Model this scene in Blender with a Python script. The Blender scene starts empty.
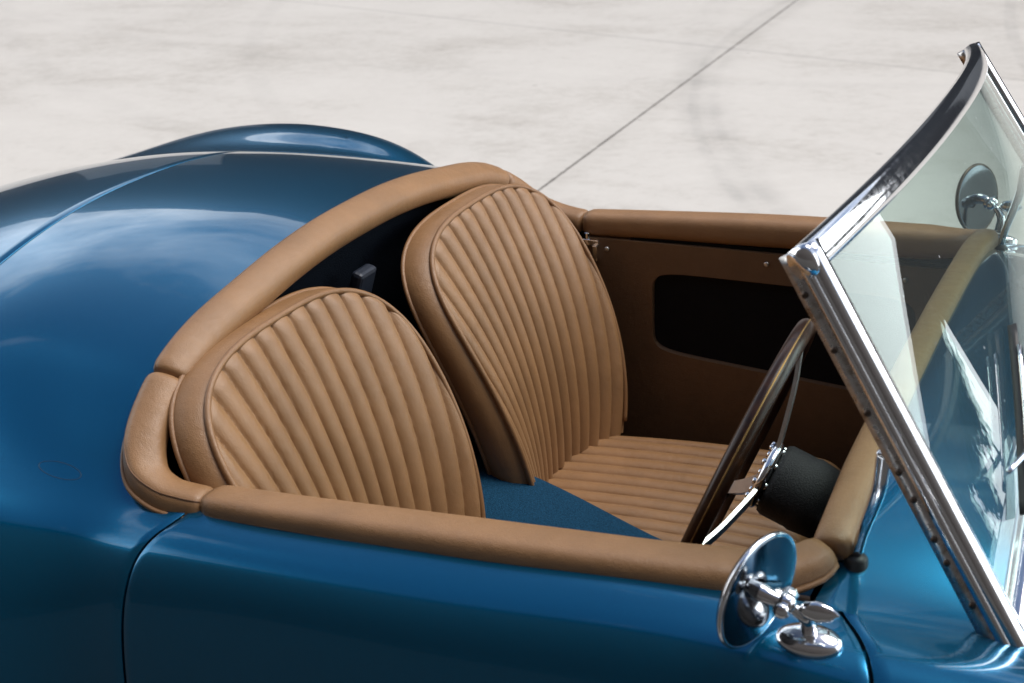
import bpy, math, random
import numpy as np
from mathutils import Vector, Matrix
random.seed(7); rng = np.random.default_rng(7)
scene = bpy.context.scene
COL = scene.collection
PI = math.pi
GZ = -0.78                                    # ground height (z = 0 is the top of the doors)

# ------------------------------------------------------------------ materials
def new_mat(name):
    m = bpy.data.materials.new(name); m.use_nodes = True
    nt = m.node_tree; b = nt.nodes['Principled BSDF']
    return m, nt, b
def S(b, **k):
    for n, v in k.items():
        n = n.replace('_', ' ')
        if n in b.inputs:
            b.inputs[n].default_value = (*v, 1) if isinstance(v, tuple) and len(v) == 3 else v
def node(nt, t, **k):
    n = nt.nodes.new(t)
    for a, v in k.items(): setattr(n, a, v)
    return n
def noise(nt, scale, detail=4, rough=.5, vec=None, dist=0):
    n = node(nt, 'ShaderNodeTexNoise'); n.inputs['Scale'].default_value = scale
    n.inputs['Detail'].default_value = detail; n.inputs['Roughness'].default_value = rough
    n.inputs['Distortion'].default_value = dist
    if vec: nt.links.new(vec, n.inputs['Vector'])
    return n
def ramp(nt, fac, stops):
    r = node(nt, 'ShaderNodeValToRGB'); e = r.color_ramp.elements
    while len(e) < len(stops): e.new(.5)
    for i, (p, c) in enumerate(stops):
        e[i].position = p; e[i].color = (*c, 1) if len(c) == 3 else c
    nt.links.new(fac, r.inputs[0]); return r
def bump(nt, b, h, strength, dist=.001, normal_in='Normal'):
    n = node(nt, 'ShaderNodeBump'); n.inputs['Strength'].default_value = strength; n.inputs['Distance'].default_value = dist
    nt.links.new(h, n.inputs['Height']); nt.links.new(n.outputs[0], b.inputs[normal_in]); return n
def math_n(nt, op, a, b=None, c=None):
    n = node(nt, 'ShaderNodeMath', operation=op)
    for i, v in enumerate((a, b, c)):
        if v is None: continue
        if isinstance(v, (int, float)): n.inputs[i].default_value = v
        else: nt.links.new(v, n.inputs[i])
    return n.outputs[0]
def objco(nt): return node(nt, 'ShaderNodeTexCoord').outputs['Object']

def mat_paint():
    m, nt, b = new_mat('blue_paint')
    S(b, Base_Color=(.0, .135, .33), Metallic=.8, Roughness=.23, Coat_Weight=1.0, Coat_Roughness=.02, Coat_IOR=1.42)
    v = objco(nt)
    n = noise(nt, 2200, 2, .6, v)
    r = ramp(nt, n.outputs[0], [(.3, (.0, .090, .185)), (.7, (.0, .178, .360))])
    nt.links.new(r.outputs[0], b.inputs['Base Color'])
    d = noise(nt, 260, 3, .6, v)                     # a little dust on the coat
    r2 = ramp(nt, d.outputs[0], [(.45, (.02,) * 3), (.8, (.07,) * 3)])
    nt.links.new(r2.outputs[0], b.inputs['Coat Roughness'])
    wv = noise(nt, 7, 2, .5, v); bump(nt, b, wv.outputs[0], .05, .01, 'Coat Normal')     # the faint waviness of hand-beaten panels
    return m
def mat_leather(name, col, rough=.43):
    m, nt, b = new_mat(name); v = objco(nt)
    big = noise(nt, 14, 4, .6, v)
    c2 = tuple(x * .80 for x in col)
    r = ramp(nt, big.outputs[0], [(.3, c2), (.7, col)])
    nt.links.new(r.outputs[0], b.inputs['Base Color'])
    S(b, Roughness=rough, Specular_IOR_Level=.6)
    vo = node(nt, 'ShaderNodeTexVoronoi'); vo.inputs['Scale'].default_value = 900; nt.links.new(v, vo.inputs['Vector'])
    f = noise(nt, 90, 5, .6, v)
    h = math_n(nt, 'ADD', math_n(nt, 'MULTIPLY', vo.outputs['Distance'], .35), math_n(nt, 'MULTIPLY', f.outputs[0], .9))
    bump(nt, b, h, .6, .0015)
    rr = ramp(nt, f.outputs[0], [(.3, (rough - .08,) * 3), (.75, (rough + .1,) * 3)])
    nt.links.new(rr.outputs[0], b.inputs['Roughness'])
    return m
def mat_chrome(name='chrome', rough=.06, col=(.86, .87, .89), pit=0.0):
    m, nt, b = new_mat(name); S(b, Base_Color=col, Metallic=1.0, Roughness=rough)
    v = objco(nt); n = noise(nt, 120, 4, .6, v)
    r = ramp(nt, n.outputs[0], [(.35, (rough,) * 3), (.8, (rough + .12,) * 3)])
    nt.links.new(r.outputs[0], b.inputs['Roughness'])
    if pit:
        n2 = noise(nt, 55, 5, .7, v)
        r2 = ramp(nt, n2.outputs[0], [(.34, tuple(x * .40 for x in (.9, .75, .6))), (.52, col)])
        nt.links.new(r2.outputs[0], b.inputs['Base Color'])
        bump(nt, b, n2.outputs[0], .3, .0015)
    return m
def mat_simple(name, col, rough=.6, metal=0., bumpscale=0, bstr=.3, var=.25, spec=.5):
    m, nt, b = new_mat(name); S(b, Roughness=rough, Metallic=metal, Specular_IOR_Level=spec)
    v = objco(nt); n = noise(nt, 18, 5, .6, v)
    r = ramp(nt, n.outputs[0], [(.3, tuple(x * (1 - var) for x in col)), (.7, col)])
    nt.links.new(r.outputs[0], b.inputs['Base Color'])
    if bumpscale:
        n2 = noise(nt, bumpscale, 4, .7, v); bump(nt, b, n2.outputs[0], bstr, .002)
    return m
def mat_carpet(name, col):
    m, nt, b = new_mat(name); v = objco(nt)
    n = noise(nt, 420, 3, .7, v)
    r = ramp(nt, n.outputs[0], [(.3, tuple(x * .45 for x in col)), (.7, tuple(x * 1.35 for x in col))])
    nt.links.new(r.outputs[0], b.inputs['Base Color']); S(b, Roughness=.95, Specular_IOR_Level=.1)
    bump(nt, b, n.outputs[0], .9, .004)
    return m
def mat_wood():
    m, nt, b = new_mat('varnished_wood'); v = objco(nt)
    w = noise(nt, 30, 5, .6, v, 1.5)
    r = ramp(nt, w.outputs[0], [(.3, (.014, .005, .003)), (.7, (.05, .018, .007))])
    nt.links.new(r.outputs[0], b.inputs['Base Color']); S(b, Roughness=.3, Coat_Weight=0., Coat_Roughness=.06, Specular_IOR_Level=.35)
    return m
def mat_glass():
    m, nt, b = new_mat('windscreen_glass'); nt.nodes.remove(b)
    tr = node(nt, 'ShaderNodeBsdfTransparent'); tr.inputs[0].default_value = (.86, .95, .92, 1)
    gl = node(nt, 'ShaderNodeBsdfGlossy'); gl.inputs['Roughness'].default_value = .004; gl.inputs[0].default_value = (.95, 1, .99, 1)
    ge = node(nt, 'ShaderNodeNewGeometry'); vm = node(nt, 'ShaderNodeVectorMath', operation='DOT_PRODUCT')
    nt.links.new(ge.outputs['Normal'], vm.inputs[0]); nt.links.new(ge.outputs['Incoming'], vm.inputs[1])
    om = math_n(nt, 'SUBTRACT', 1., math_n(nt, 'MINIMUM', math_n(nt, 'ABSOLUTE', vm.outputs['Value']), 1.))
    fres = math_n(nt, 'ADD', .043, math_n(nt, 'MULTIPLY', math_n(nt, 'POWER', om, 5.), .957))     # Schlick, same from both sides
    mx = node(nt, 'ShaderNodeMixShader'); nt.links.new(fres, mx.inputs[0])
    nt.links.new(tr.outputs[0], mx.inputs[1]); nt.links.new(gl.outputs[0], mx.inputs[2])
    # dust and dried droplets
    v = objco(nt); vo = node(nt, 'ShaderNodeTexVoronoi'); vo.inputs['Scale'].default_value = 34; nt.links.new(v, vo.inputs['Vector'])
    n = noise(nt, 9, 3, .6, v)
    spot = math_n(nt, 'LESS_THAN', vo.outputs['Distance'], math_n(nt, 'MULTIPLY', math_n(nt, 'SUBTRACT', n.outputs[0], .38), .30))
    df = node(nt, 'ShaderNodeBsdfDiffuse'); df.inputs[0].default_value = (.7, .72, .72, 1)
    mx2 = node(nt, 'ShaderNodeMixShader')
    f2 = math_n(nt, 'ADD', math_n(nt, 'MULTIPLY', spot, .30), .012)
    nt.links.new(f2, mx2.inputs[0]); nt.links.new(mx.outputs[0], mx2.inputs[1]); nt.links.new(df.outputs[0], mx2.inputs[2])
    nt.links.new(mx2.outputs[0], nt.nodes['Material Output'].inputs[0])
    return m

PAINT = mat_paint()
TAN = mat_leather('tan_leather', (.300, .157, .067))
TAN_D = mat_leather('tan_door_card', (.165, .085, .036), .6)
PIPE = mat_leather('tan_piping', (.27, .135, .055))
CHROME = mat_chrome()
WORN = mat_chrome('worn_plated_metal', .25, (.66, .64, .62), 1)
ALU = mat_chrome('polished_aluminium', .32, (.85, .85, .85))
BLACK = mat_simple('black_trim', (.006, .006, .007), .85, 0, 300, .3, .25, .2)
RUBBER = mat_simple('black_rubber', (.015, .015, .016), .5)
BOSS = mat_simple('black_crackle', (.007, .007, .008), .6, 0, 500, .6)
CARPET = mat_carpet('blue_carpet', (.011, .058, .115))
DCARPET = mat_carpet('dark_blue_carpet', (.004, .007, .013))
WOOD = mat_wood()
GLASS = mat_glass()

# ------------------------------------------------------------------ mesh helpers
def link(name, me, mat=None, parent=None, smooth=True):
    if mat is not None and not me.materials: me.materials.append(mat)
    o = bpy.data.objects.new(name, me); COL.objects.link(o)
    if parent is not None: o.parent = parent
    return o
def mk(name, V, Fc, mat, parent=None, smooth=True, fix=True):
    me = bpy.data.meshes.new(name)
    me.from_pydata([tuple(map(float, v)) for v in V], [], [tuple(map(int, f)) for f in Fc]); me.validate()
    if fix:
        import bmesh
        bm = bmesh.new(); bm.from_mesh(me); bmesh.ops.remove_doubles(bm, verts=bm.verts, dist=1e-6)
        bmesh.ops.recalc_face_normals(bm, faces=bm.faces); bm.to_mesh(me); bm.free()
    me.polygons.foreach_set('use_smooth', [smooth] * len(me.polygons))
    return link(name, me, mat, parent)
def empty(name, loc=(0, 0, 0), parent=None):
    o = bpy.data.objects.new(name, None); COL.objects.link(o); o.location = loc; o.empty_display_size = .1
    if parent is not None: o.parent = parent
    return o
def grid_faces(n, m, off=0, close_n=False, close_m=False):
    f = []
    for i in range(n if close_n else n - 1):
        for j in range(m if close_m else m - 1):
            a = i * m + j; b = ((i + 1) % n) * m + j; c = ((i + 1) % n) * m + (j + 1) % m; d = i * m + (j + 1) % m
            f.append((a + off, b + off, c + off, d + off))
    return f
class MB:
    def __init__(s): s.V = []; s.F = []
    def add(s, V, F):
        o = len(s.V); s.V += [tuple(v) for v in V]; s.F += [tuple(i + o for i in f) for f in F]; return s
    def grid(s, P, cn=False, cm=False):
        P = np.asarray(P); n, m = P.shape[:2]; return s.add(P.reshape(-1, 3), grid_faces(n, m, 0, cn, cm))
    def tube(s, path, r, seg=12, closed=False, cap=True):
        path = np.asarray(path, float); n = len(path); r = np.broadcast_to(np.asarray(r, float), (n,))
        T = np.gradient(path, axis=0) if not closed else np.roll(path, -1, 0) - np.roll(path, 1, 0)
        T /= np.linalg.norm(T, axis=1)[:, None] + 1e-12
        a = np.array([0, 0, 1.]) if abs(T[0][2]) < .9 else np.array([1., 0, 0])
        N = []; u = np.cross(T[0], a); u /= np.linalg.norm(u)
        for i in range(n):
            u = u - T[i] * (u @ T[i]); u /= np.linalg.norm(u) + 1e-12; N.append(u.copy())
        th = np.linspace(0, 2 * PI, seg, endpoint=False)
        P = [[path[i] + r[i] * (math.cos(t) * N[i] + math.sin(t) * np.cross(T[i], N[i])) for t in th] for i in range(n)]
        o = len(s.V); s.grid(P, closed, True)
        if cap and not closed:
            s.F.append(tuple(o + k for k in range(seg))); s.F.append(tuple(o + (n - 1) * seg + k for k in reversed(range(seg))))
        return s
    def box(s, c, d, M=None):
        V = [(x * d[0] / 2, y * d[1] / 2, z * d[2] / 2) for x in (-1, 1) for y in (-1, 1) for z in (-1, 1)]
        if M is not None: V = [tuple(M @ Vector(v)) for v in V]
        V = [(v[0] + c[0], v[1] + c[1], v[2] + c[2]) for v in V]
        return s.add(V, [(0, 1, 3, 2), (4, 6, 7, 5), (0, 4, 5, 1), (2, 3, 7, 6), (0, 2, 6, 4), (1, 5, 7, 3)])
    def lathe(s, c, axis, prof, seg=32):
        ax = np.array(axis, float); ax /= np.linalg.norm(ax); a = np.array([0, 0, 1.]) if abs(ax[2]) < .9 else np.array([1., 0, 0])
        u = np.cross(ax, a); u /= np.linalg.norm(u); v = np.cross(ax, u)
        P = [[np.array(c) + ax * h + r * (math.cos(t) * u + math.sin(t) * v) for t in np.linspace(0, 2 * PI, seg, endpoint=False)] for h, r in prof]
        return s.grid(P, False, True)
    def sweep(s, path, prof, out, up=None, scale=None, closed_prof=True, caps=True):
        """prof: list of (a,b), a along `out` vectors, b along the other normal (towards up)"""
        path = np.asarray(path, float); n = len(path); T = np.gradient(path, axis=0); T /= np.linalg.norm(T, axis=1)[:, None]
        out = np.broadcast_to(np.asarray(out, float), (n, 3)); sc = np.broadcast_to(1. if scale is None else np.asarray(scale, float), (n,))
        P = []
        for i in range(n):
            o = out[i] - T[i] * (out[i] @ T[i]); o /= np.linalg.norm(o); w = np.cross(T[i], o)
            if w @ (np.array([0, 0, 1.]) if up is None else np.asarray(up, float)) < 0: w = -w
            P.append([path[i] + sc[i] * (a * o + b * w) for a, b in prof])
        off = len(s.V); s.grid(P, False, closed_prof); m = len(prof)
        if caps and closed_prof:
            s.F.append(tuple(off + k for k in range(m))); s.F.append(tuple(off + (n - 1) * m + k for k in reversed(range(m))))
        return s
    def make(s, name, mat, parent=None, smooth=True, fix=True): return mk(name, s.V, s.F, mat, parent, smooth, fix)
def bevel(o, w=.002, seg=2):
    md = o.modifiers.new('bevel', 'BEVEL'); md.width = w; md.segments = seg; md.limit_method = 'ANGLE'; md.angle_limit = math.radians(40)
    return o
def sm(path, n):
    """Catmull-Rom through the points, resampled evenly by arc length"""
    p = np.asarray(path, float); q = np.vstack([2 * p[0] - p[1], p, 2 * p[-1] - p[-2]]); out = []
    for i in range(1, len(q) - 2):
        for t in np.linspace(0, 1, 24, endpoint=False):
            a, b, c, d = q[i - 1], q[i], q[i + 1], q[i + 2]
            out.append(.5 * ((2 * b) + (-a + c) * t + (2 * a - 5 * b + 4 * c - d) * t ** 2 + (-a + 3 * b - 3 * c + d) * t ** 3))
    out.append(p[-1]); out = np.array(out)
    L = np.r_[0, np.cumsum(np.linalg.norm(np.diff(out, axis=0), axis=1))]
    s = np.linspace(0, L[-1], n)
    return np.stack([np.interp(s, L, out[:, k]) for k in range(out.shape[1])], 1)
def circ(c, n, r, seg=48, r2=None):
    n = np.array(n, float); n /= np.linalg.norm(n); a = np.array([0, 0, 1.]) if abs(n[2]) < .9 else np.array([1., 0, 0])
    u = np.cross(n, a); u /= np.linalg.norm(u); v = np.cross(n, u)
    return [np.array(c) + r * math.cos(t) * u + (r2 or r) * math.sin(t) * v for t in np.linspace(0, 2 * PI, seg, endpoint=False)]

# ------------------------------------------------------------------ the car
car = empty('roadster', (0, 0, GZ))
car['label'] = 'open blue two-seat roadster with tan ribbed leather seats, standing on pale concrete'
car['category'] = 'car'
ROOT = empty('tmp'); bpy.data.objects.remove(ROOT)
def cpart(name, loc=(0, 0, 0), parent=None):
    """empty for a compound part; loc in world axes"""
    o = empty(name, loc, parent or car)
    if parent is None: o.location = (loc[0], loc[1], loc[2] - GZ)
    return o
def topart(o, parent=None):
    """parent a mesh modelled in world coordinates under the car or a compound part of it"""
    p = parent or car; o.parent = p
    if p is car: o.location = (0, 0, -GZ)
    else: o.location = (-p.location.x, -p.location.y, -p.location.z - GZ)
    return o

# body sections: 18 control points (y, z) at each station; index 9 = edge under the padded roll
KEY = {
 -1.9: ([0, .1, .2, .3, .38, .44, .49, .53, .57, .61, .64, .66, .68, .69, .70, .70, .69, .66],
        [-.38, -.38, -.385, -.39, -.40, -.41, -.415, -.42, -.425, -.43, -.44, -.45, -.46, -.48, -.5, -.53, -.56, -.6]),
 -1.5: ([0, .1, .2, .3, .39, .45, .5, .55, .595, .64, .68, .715, .745, .765, .78, .785, .775, .74],
        [-.09, -.092, -.10, -.115, -.13, -.14, -.145, -.145, -.14, -.14, -.15, -.17, -.21, -.27, -.34, -.42, -.5, -.58]),
 -1.05: ([0, .1, .2, .3, .39, .45, .5, .55, .595, .64, .69, .735, .775, .80, .815, .82, .81, .78],
        [.075, .073, .065, .050, .032, .020, .018, .022, .030, .034, .028, .008, -.03, -.09, -.18, -.3, -.43, -.55]),
 -.8: ([0, .1, .2, .3, .39, .45, .5, .55, .595, .64, .69, .735, .775, .805, .82, .825, .82, .79],
       [.148, .146, .137, .120, .098, .085, .080, .085, .096, .103, .099, .084, .047, -.015, -.12, -.26, -.42, -.55]),
 -.6: ([0, .1, .2, .3, .39, .45, .5, .55, .595, .64, .69, .735, .775, .805, .82, .825, .82, .79],
       [.183, .181, .171, .152, .127, .108, .099, .101, .109, .115, .111, .097, .064, .01, -.1, -.25, -.42, -.55]),
 -.42: ([0, .1, .2, .3, .39, .455, .51, .555, .597, .638, .683, .723, .757, .785, .80, .805, .80, .77],
       [.189, .187, .178, .161, .138, .117, .096, .082, .078, .081, .080, .068, .038, -.01, -.1, -.25, -.42, -.56]),
 -.28: ([0, .1, .2, .3, .39, .46, .515, .56, .60, .633, .667, .700, .735, .768, .790, .798, .785, .75],
       [.182, .180, .171, .155, .135, .112, .085, .054, .026, .014, .010, .004, -.025, -.08, -.16, -.28, -.43, -.57]),
 -.15: ([0, .1, .2, .3, .39, .46, .52, .565, .599, .626, .651, .676, .70, .722, .735, .74, .73, .69],
       [.168, .166, .157, .143, .126, .106, .078, .042, .010, -.012, -.024, -.039, -.067, -.116, -.2, -.32, -.46, -.59]),
 .0: ([0, .1, .2, .3, .39, .46, .52, .56, .592, .618, .648, .676, .700, .717, .729, .732, .718, .67],
      [.15, .148, .14, .127, .11, .092, .064, .03, .004, -.014, -.020, -.031, -.056, -.106, -.2, -.32, -.46, -.6]),
 .35: ([0, .1, .2, .3, .39, .45, .50, .54, .585, .622, .652, .682, .706, .722, .732, .734, .718, .67],
      [.10, .098, .094, .086, .074, .060, .043, .025, .010, .000, -.005, -.016, -.041, -.094, -.2, -.32, -.46, -.6]),
 .65: ([0, .1, .2, .3, .38, .44, .49, .53, .573, .610, .645, .676, .701, .718, .730, .734, .718, .67],
      [.074, .073, .071, .067, .060, .051, .041, .030, .018, .008, .005, -.004, -.029, -.083, -.195, -.32, -.46, -.6]),
 .8: ([0, .1, .2, .3, .38, .44, .49, .53, .570, .606, .642, .675, .701, .718, .730, .734, .718, .67],
      [.072, .071, .069, .065, .057, .045, .030, .013, .000, -.006, -.005, -.012, -.034, -.082, -.195, -.32, -.46, -.6]),
 .95: ([0, .1, .2, .3, .38, .44, .49, .53, .570, .606, .642, .675, .703, .722, .735, .738, .722, .68],
      [.070, .069, .066, .059, .047, .031, .012, -.006, -.016, -.016, -.010, -.014, -.036, -.086, -.195, -.32, -.46, -.6]),
 1.15: ([0, .1, .2, .3, .38, .44, .49, .53, .572, .612, .652, .690, .724, .75, .768, .775, .765, .73],
      [.09, .088, .08, .064, .042, .018, -.004, -.012, -.006, .006, .014, .010, -.014, -.07, -.17, -.3, -.45, -.6]),
 1.5: ([0, .1, .2, .3, .38, .44, .49, .54, .59, .64, .69, .735, .775, .80, .815, .82, .81, .78],
      [.06, .058, .05, .034, .016, .008, .014, .03, .048, .056, .05, .032, -.005, -.07, -.17, -.3, -.43, -.55]),
 2.0: ([0, .1, .2, .3, .38, .44, .49, .54, .59, .64, .69, .735, .775, .80, .815, .82, .81, .78],
      [-.06, -.062, -.068, -.08, -.09, -.094, -.09, -.08, -.07, -.068, -.075, -.095, -.13, -.18, -.25, -.34, -.44, -.55]),
 2.35: ([0, .1, .2, .3, .38, .43, .47, .51, .54, .57, .59, .61, .63, .64, .65, .65, .64, .62],
      [-.34, -.34, -.342, -.346, -.35, -.354, -.358, -.362, -.37, -.38, -.39, -.40, -.42, -.45, -.48, -.52, -.56, -.6]),
}
KX = np.array(sorted(KEY)); KY = np.array([KEY[x][0] for x in KX]); KZ = np.array([KEY[x][1] for x in KX])
def pchip(x, X, Y):
    h = np.diff(X)[:, None]; d = np.diff(Y, axis=0) / h; n = len(X); m = np.zeros_like(Y)
    for i in range(1, n - 1): m[i] = (d[i - 1] * h[i] + d[i] * h[i - 1]) / (h[i] + h[i - 1])
    m[0] = d[0]; m[-1] = d[-1]
    i = int(np.clip(np.searchsorted(X, x) - 1, 0, n - 2)); t = (x - X[i]) / h[i, 0]
    return ((2 * t ** 3 - 3 * t ** 2 + 1) * Y[i] + (t ** 3 - 2 * t ** 2 + t) * h[i] * m[i] + (-2 * t ** 3 + 3 * t ** 2) * Y[i + 1] + (t ** 3 - t ** 2) * h[i] * m[i + 1])
TX = np.arange(-1.9, 2.3501, .002)
_y = np.array([pchip(x, KX, KY) for x in TX]); _z = np.array([pchip(x, KX, KZ) for x in TX])
_k = np.hanning(61); _k /= _k.sum()
def _smo(a): return np.array([np.convolve(np.pad(c, 30, 'edge'), _k, 'valid') for c in a.T]).T
TY, TZ = _smo(_y), _smo(_z)
def section(x):
    q = (float(x) + 1.9) / .002; i = int(min(max(q, 0), len(TX) - 2)); t = min(max(q - i, 0), 1)
    return TY[i] * (1 - t) + TY[i + 1] * t, TZ[i] * (1 - t) + TZ[i + 1] * t
def bs(t):
    return ((1 - t) ** 3 / 6, (3 * t ** 3 - 6 * t ** 2 + 4) / 6, (-3 * t ** 3 + 3 * t ** 2 + 3 * t + 1) / 6, t ** 3 / 6)
def body(x, v):
    """v in [-17, 17]; B-spline over the section, mirrored"""
    y, z = section(x); sg = -1 if v < 0 else 1; v = min(abs(v), 16.999); i = int(v); t = v - i; w = bs(t); Y = Z = 0
    for k in range(4):
        j = i - 1 + k
        if j < 0: yy, zz = -y[-j], z[-j]
        elif j > 17: yy, zz = 2 * y[17] - y[16], 2 * z[17] - z[16]
        else: yy, zz = y[j], z[j]
        Y += w[k] * yy; Z += w[k] * zz
    return np.array([x, sg * Y, Z])
def body_z(x, y):
    lo, hi = 0., 12.
    for _ in range(30):
        m = (lo + hi) / 2
        if body(x, m)[1] < abs(y): lo = m
        else: hi = m
    return body(x, lo)[2]
VO = 9.0
# opening edge (x at given |v|) for the rear rim and the cowl
def xr(v):
    a = abs(v); return -.135 if a < 6 else -.135 + .135 * ((a - 6) / 3) ** 2.6
def xf(v):
    a = abs(v); return .745 - .02 * (a / 9) ** 2
DR = sm([(9, .0), (10, -.012), (11, -.028), (12, -.040), (13.5, -.047), (15.8, -.04)], 60)     # (v, x) rear shut line
DF = sm([(9, .752), (10, .778), (11, .795), (12, .803), (13.5, .803), (15.8, .79)], 60)
def dr(v): return float(np.interp(abs(v), DR[:, 0], DR[:, 1]))
def df(v): return float(np.interp(abs(v), DF[:, 0], DF[:, 1]))

def patch(mb, vs, x0, x1, nx, lip0=False, lip1=False):
    P = []
    for v in vs:
        a = x0(v) if callable(x0) else x0; b = x1(v) if callable(x1) else x1
        row = [body(a + (b - a) * t, v) for t in np.linspace(0, 1, nx)]
        if lip0: row = [row[0] + inward(row[0]) * .012, row[0] + inward(row[0]) * .0022, row[0] + inward(row[0]) * .0004 ] + [row[0] + np.array([.0006, 0, 0])] + row[1:]
        if lip1: row = row[:-1] + [row[-1] - np.array([.0006, 0, 0]), row[-1] + inward(row[-1]) * .0004, row[-1] + inward(row[-1]) * .0022, row[-1] + inward(row[-1]) * .012]
        P.append(row)
    mb.grid(P)
def inward(p):
    d = np.array([0, -np.sign(p[1]) * min(1, abs(p[1]) / .62), -.6 if abs(p[1]) < .66 else -.1]); return d / np.linalg.norm(d)
BL = -.505                                                       # front edge of the boot lid
shell = MB()
vsd = np.linspace(-VO, VO, 145)
lidv = 4.6
for vs in (vsd,):
    patch(shell, vs, BL, xr, 44, False, True)                    # deck between boot lid and cockpit
    patch(shell, vs, xf, 2.35, 90, True, False)                  # cowl and bonnet
vside = np.linspace(-VO, -lidv, 30)
patch(shell, vside, -1.9, BL, 60); patch(shell, -vside, -1.9, BL, 60)
vlow = np.linspace(VO, 15.8, 70)
for s in (1, -1):
    patch(shell, vlow * s, -1.9, lambda v: dr(v) - .0022, 130, False, True)
    patch(shell, vlow * s, lambda v: df(v) + .0025, 2.35, 90, True, False)
    vs = np.linspace(15.8, 16.99, 10) * s
    patch(shell, vs, -1.9, 2.35, 160)
topart(shell.make('body_shell', PAINT, fix=True))
lid = MB()
vl = np.linspace(-lidv + .05, lidv - .05, 70)
patch(lid, vl, -1.6, BL - .0035, 60, False, True)
P = [[body(-1.9 + .298 * t, v) for t in np.linspace(0, 1, 12)] for v in np.linspace(-lidv, lidv, 50)]
topart(lid.make('boot_lid', PAINT)); topart(MB().grid(P).make('tail_panel', PAINT))
# dark backing under the panel gaps
bk = MB()
for s in (1, -1):
    for f, in ((dr,), (df,)):
        P = []
        for v in np.linspace(9.3, 15.8, 40) * s:
            p = body(f(v), v); q = p + inward(p) * .010
            P.append([q + np.array([dx, 0, 0]) for dx in (-.02, 0, .02)])
        topart(MB().grid(P).make('gap_seal', BLACK))
P = [[body(BL - .003, v) + np.array([dx, 0, -.012]) for dx in (-.02, .02)] for v in np.linspace(-5, 5, 40)]
bk.grid(P)
topart(bk.make('lid_seal', BLACK))

# ---- doors
STITCH = mat_leather('seam_thread', (.16, .075, .03))
def SEAM(a, b): return [(a + .0011 * math.cos(t), b + .0011 * math.sin(t)) for t in np.linspace(0, 2 * PI, 6, endpoint=False)]
for s in (-1, 1):
    d = cpart('door', (.4, s * .62, -.02))
    mb = MB(); patch(mb, vlow * s, lambda v: dr(v) + .0018, lambda v: df(v) - .0025, 90, True, True)
    topart(mb.make('door_skin', PAINT), d)
    # padded top roll
    path = sm([(.012, .602, -.013), (.12, .605, -.009), (.30, .606, -.002), (.45, .603, .003), (.60, .595, .007), (.67, .583, .012), (.705, .568, .020), (.724, .549, .030)], 80) * [1, s, 1]
    xs = path[:, 0]; sc = np.interp(xs, [0, .35, .63, .724], [.78, .93, .95, .68]); sc = sc * np.minimum(1, .80 + .2 * np.sqrt(np.clip((np.minimum(xs - xs[0], xs[-1] - xs)) / .012, 0, 1)))
    prof = [(.029, -.019), (.0325, -.011), (.033, .003), (.031, .013), (.0245, .0205), (.010, .0235), (-.010, .0235), (-.026, .020), (-.034, .011), (-.0365, -.002), (-.036, -.016), (-.030, -.026), (-.022, -.030), (.015, -.028)]
    pp = sm(prof + [prof[0]], 40)[:-1]
    T_ = np.gradient(path, axis=0); oo = np.cross(T_, (0, 0, 1.)); oo /= np.linalg.norm(oo, axis=1)[:, None]; oo *= np.sign(oo[:, 1] * s)[:, None]
    topart(MB().sweep(path, pp, oo, scale=sc).make('padded_roll', TAN), d)
    topart(MB().sweep(path, SEAM(.0325, -.004), oo, scale=sc).make('seam', STITCH), d)
    pth = path + oo * .0335 * sc[:, None] + np.stack([0 * sc, 0 * sc, -.0115 * sc], 1)
    topart(MB().tube(pth, .0031, 8).make('piping', PIPE), d)
    # inner panel with map pocket
    yi = s * .572; X0, X1, Z0, Z1 = .022, .72, -.56, -.036
    px0, px1 = .150, .62
    def pk(t):     # rounded pocket outline (x, z), t 0..1
        a = 2 * PI * t; c, n_ = math.cos(a), math.sin(a)
        ex = math.copysign(abs(c) ** .22, c); ez = math.copysign(abs(n_) ** .25, n_)
        x = (px0 + px1) / 2 + ex * (px1 - px0) / 2
        top = -.090 - .01 * (x - px0); bot = -.240 - .085 * (x - px0)
        return x, (top + bot) / 2 + ez * (top - bot) / 2
    n = 96; inner = np.array([pk(i / n) for i in range(n)])
    outer = []
    for i in range(n):
        a = 2 * PI * i / n; c, n_ = math.cos(a), math.sin(a); m_ = max(abs(c), abs(n_))
        outer.append(((X0 + X1) / 2 + c / m_ * (X1 - X0) / 2, (Z0 + Z1) / 2 + n_ / m_ * (Z1 - Z0) / 2))
    outer = np.array(outer); P = []
    lipc = inner.mean(0)
    for i in range(n):
        row = [(inner[i][0], yi + s * .012, inner[i][1])]
        e = lipc + (inner[i] - lipc) * 1.0
        for t in (0.012, .3, .6, 1):
            q = e * (1 - t) + outer[i] * t; row.append((q[0], yi, q[1]))
        row.append((outer[i][0], yi + s * .02, outer[i][1]))
        P.append(row)
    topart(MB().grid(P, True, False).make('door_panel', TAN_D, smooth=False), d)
    topart(MB().box(((px0 + px1) / 2, yi + s * .010, -.2), (.56, .003, .34)).make('map_pocket', BLACK, smooth=False), d)
    for (x, z) in ((.062, -.055), (.055, -.135), (.062, -.32), (.6, -.06), (.36, -.055)):
        topart(MB().lathe((x, yi - s * .0005, z), (0, -s, 0), [(0, .0045), (.002, .0045), (.003, .003), (.003, .0)], 14).make('screw', WORN), d)
    lt = MB().box((.03, s * .578, -.045), (.034, .022, .012)).box((.042, s * .566, -.062), (.010, .014, .03)).lathe((.022, s * .575, -.04), (0, 0, 1), [(0, .006), (.012, .006), (.014, 0)], 12)
    topart(bevel(lt.make('door_latch', CHROME, smooth=False), .0015), d)

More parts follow.
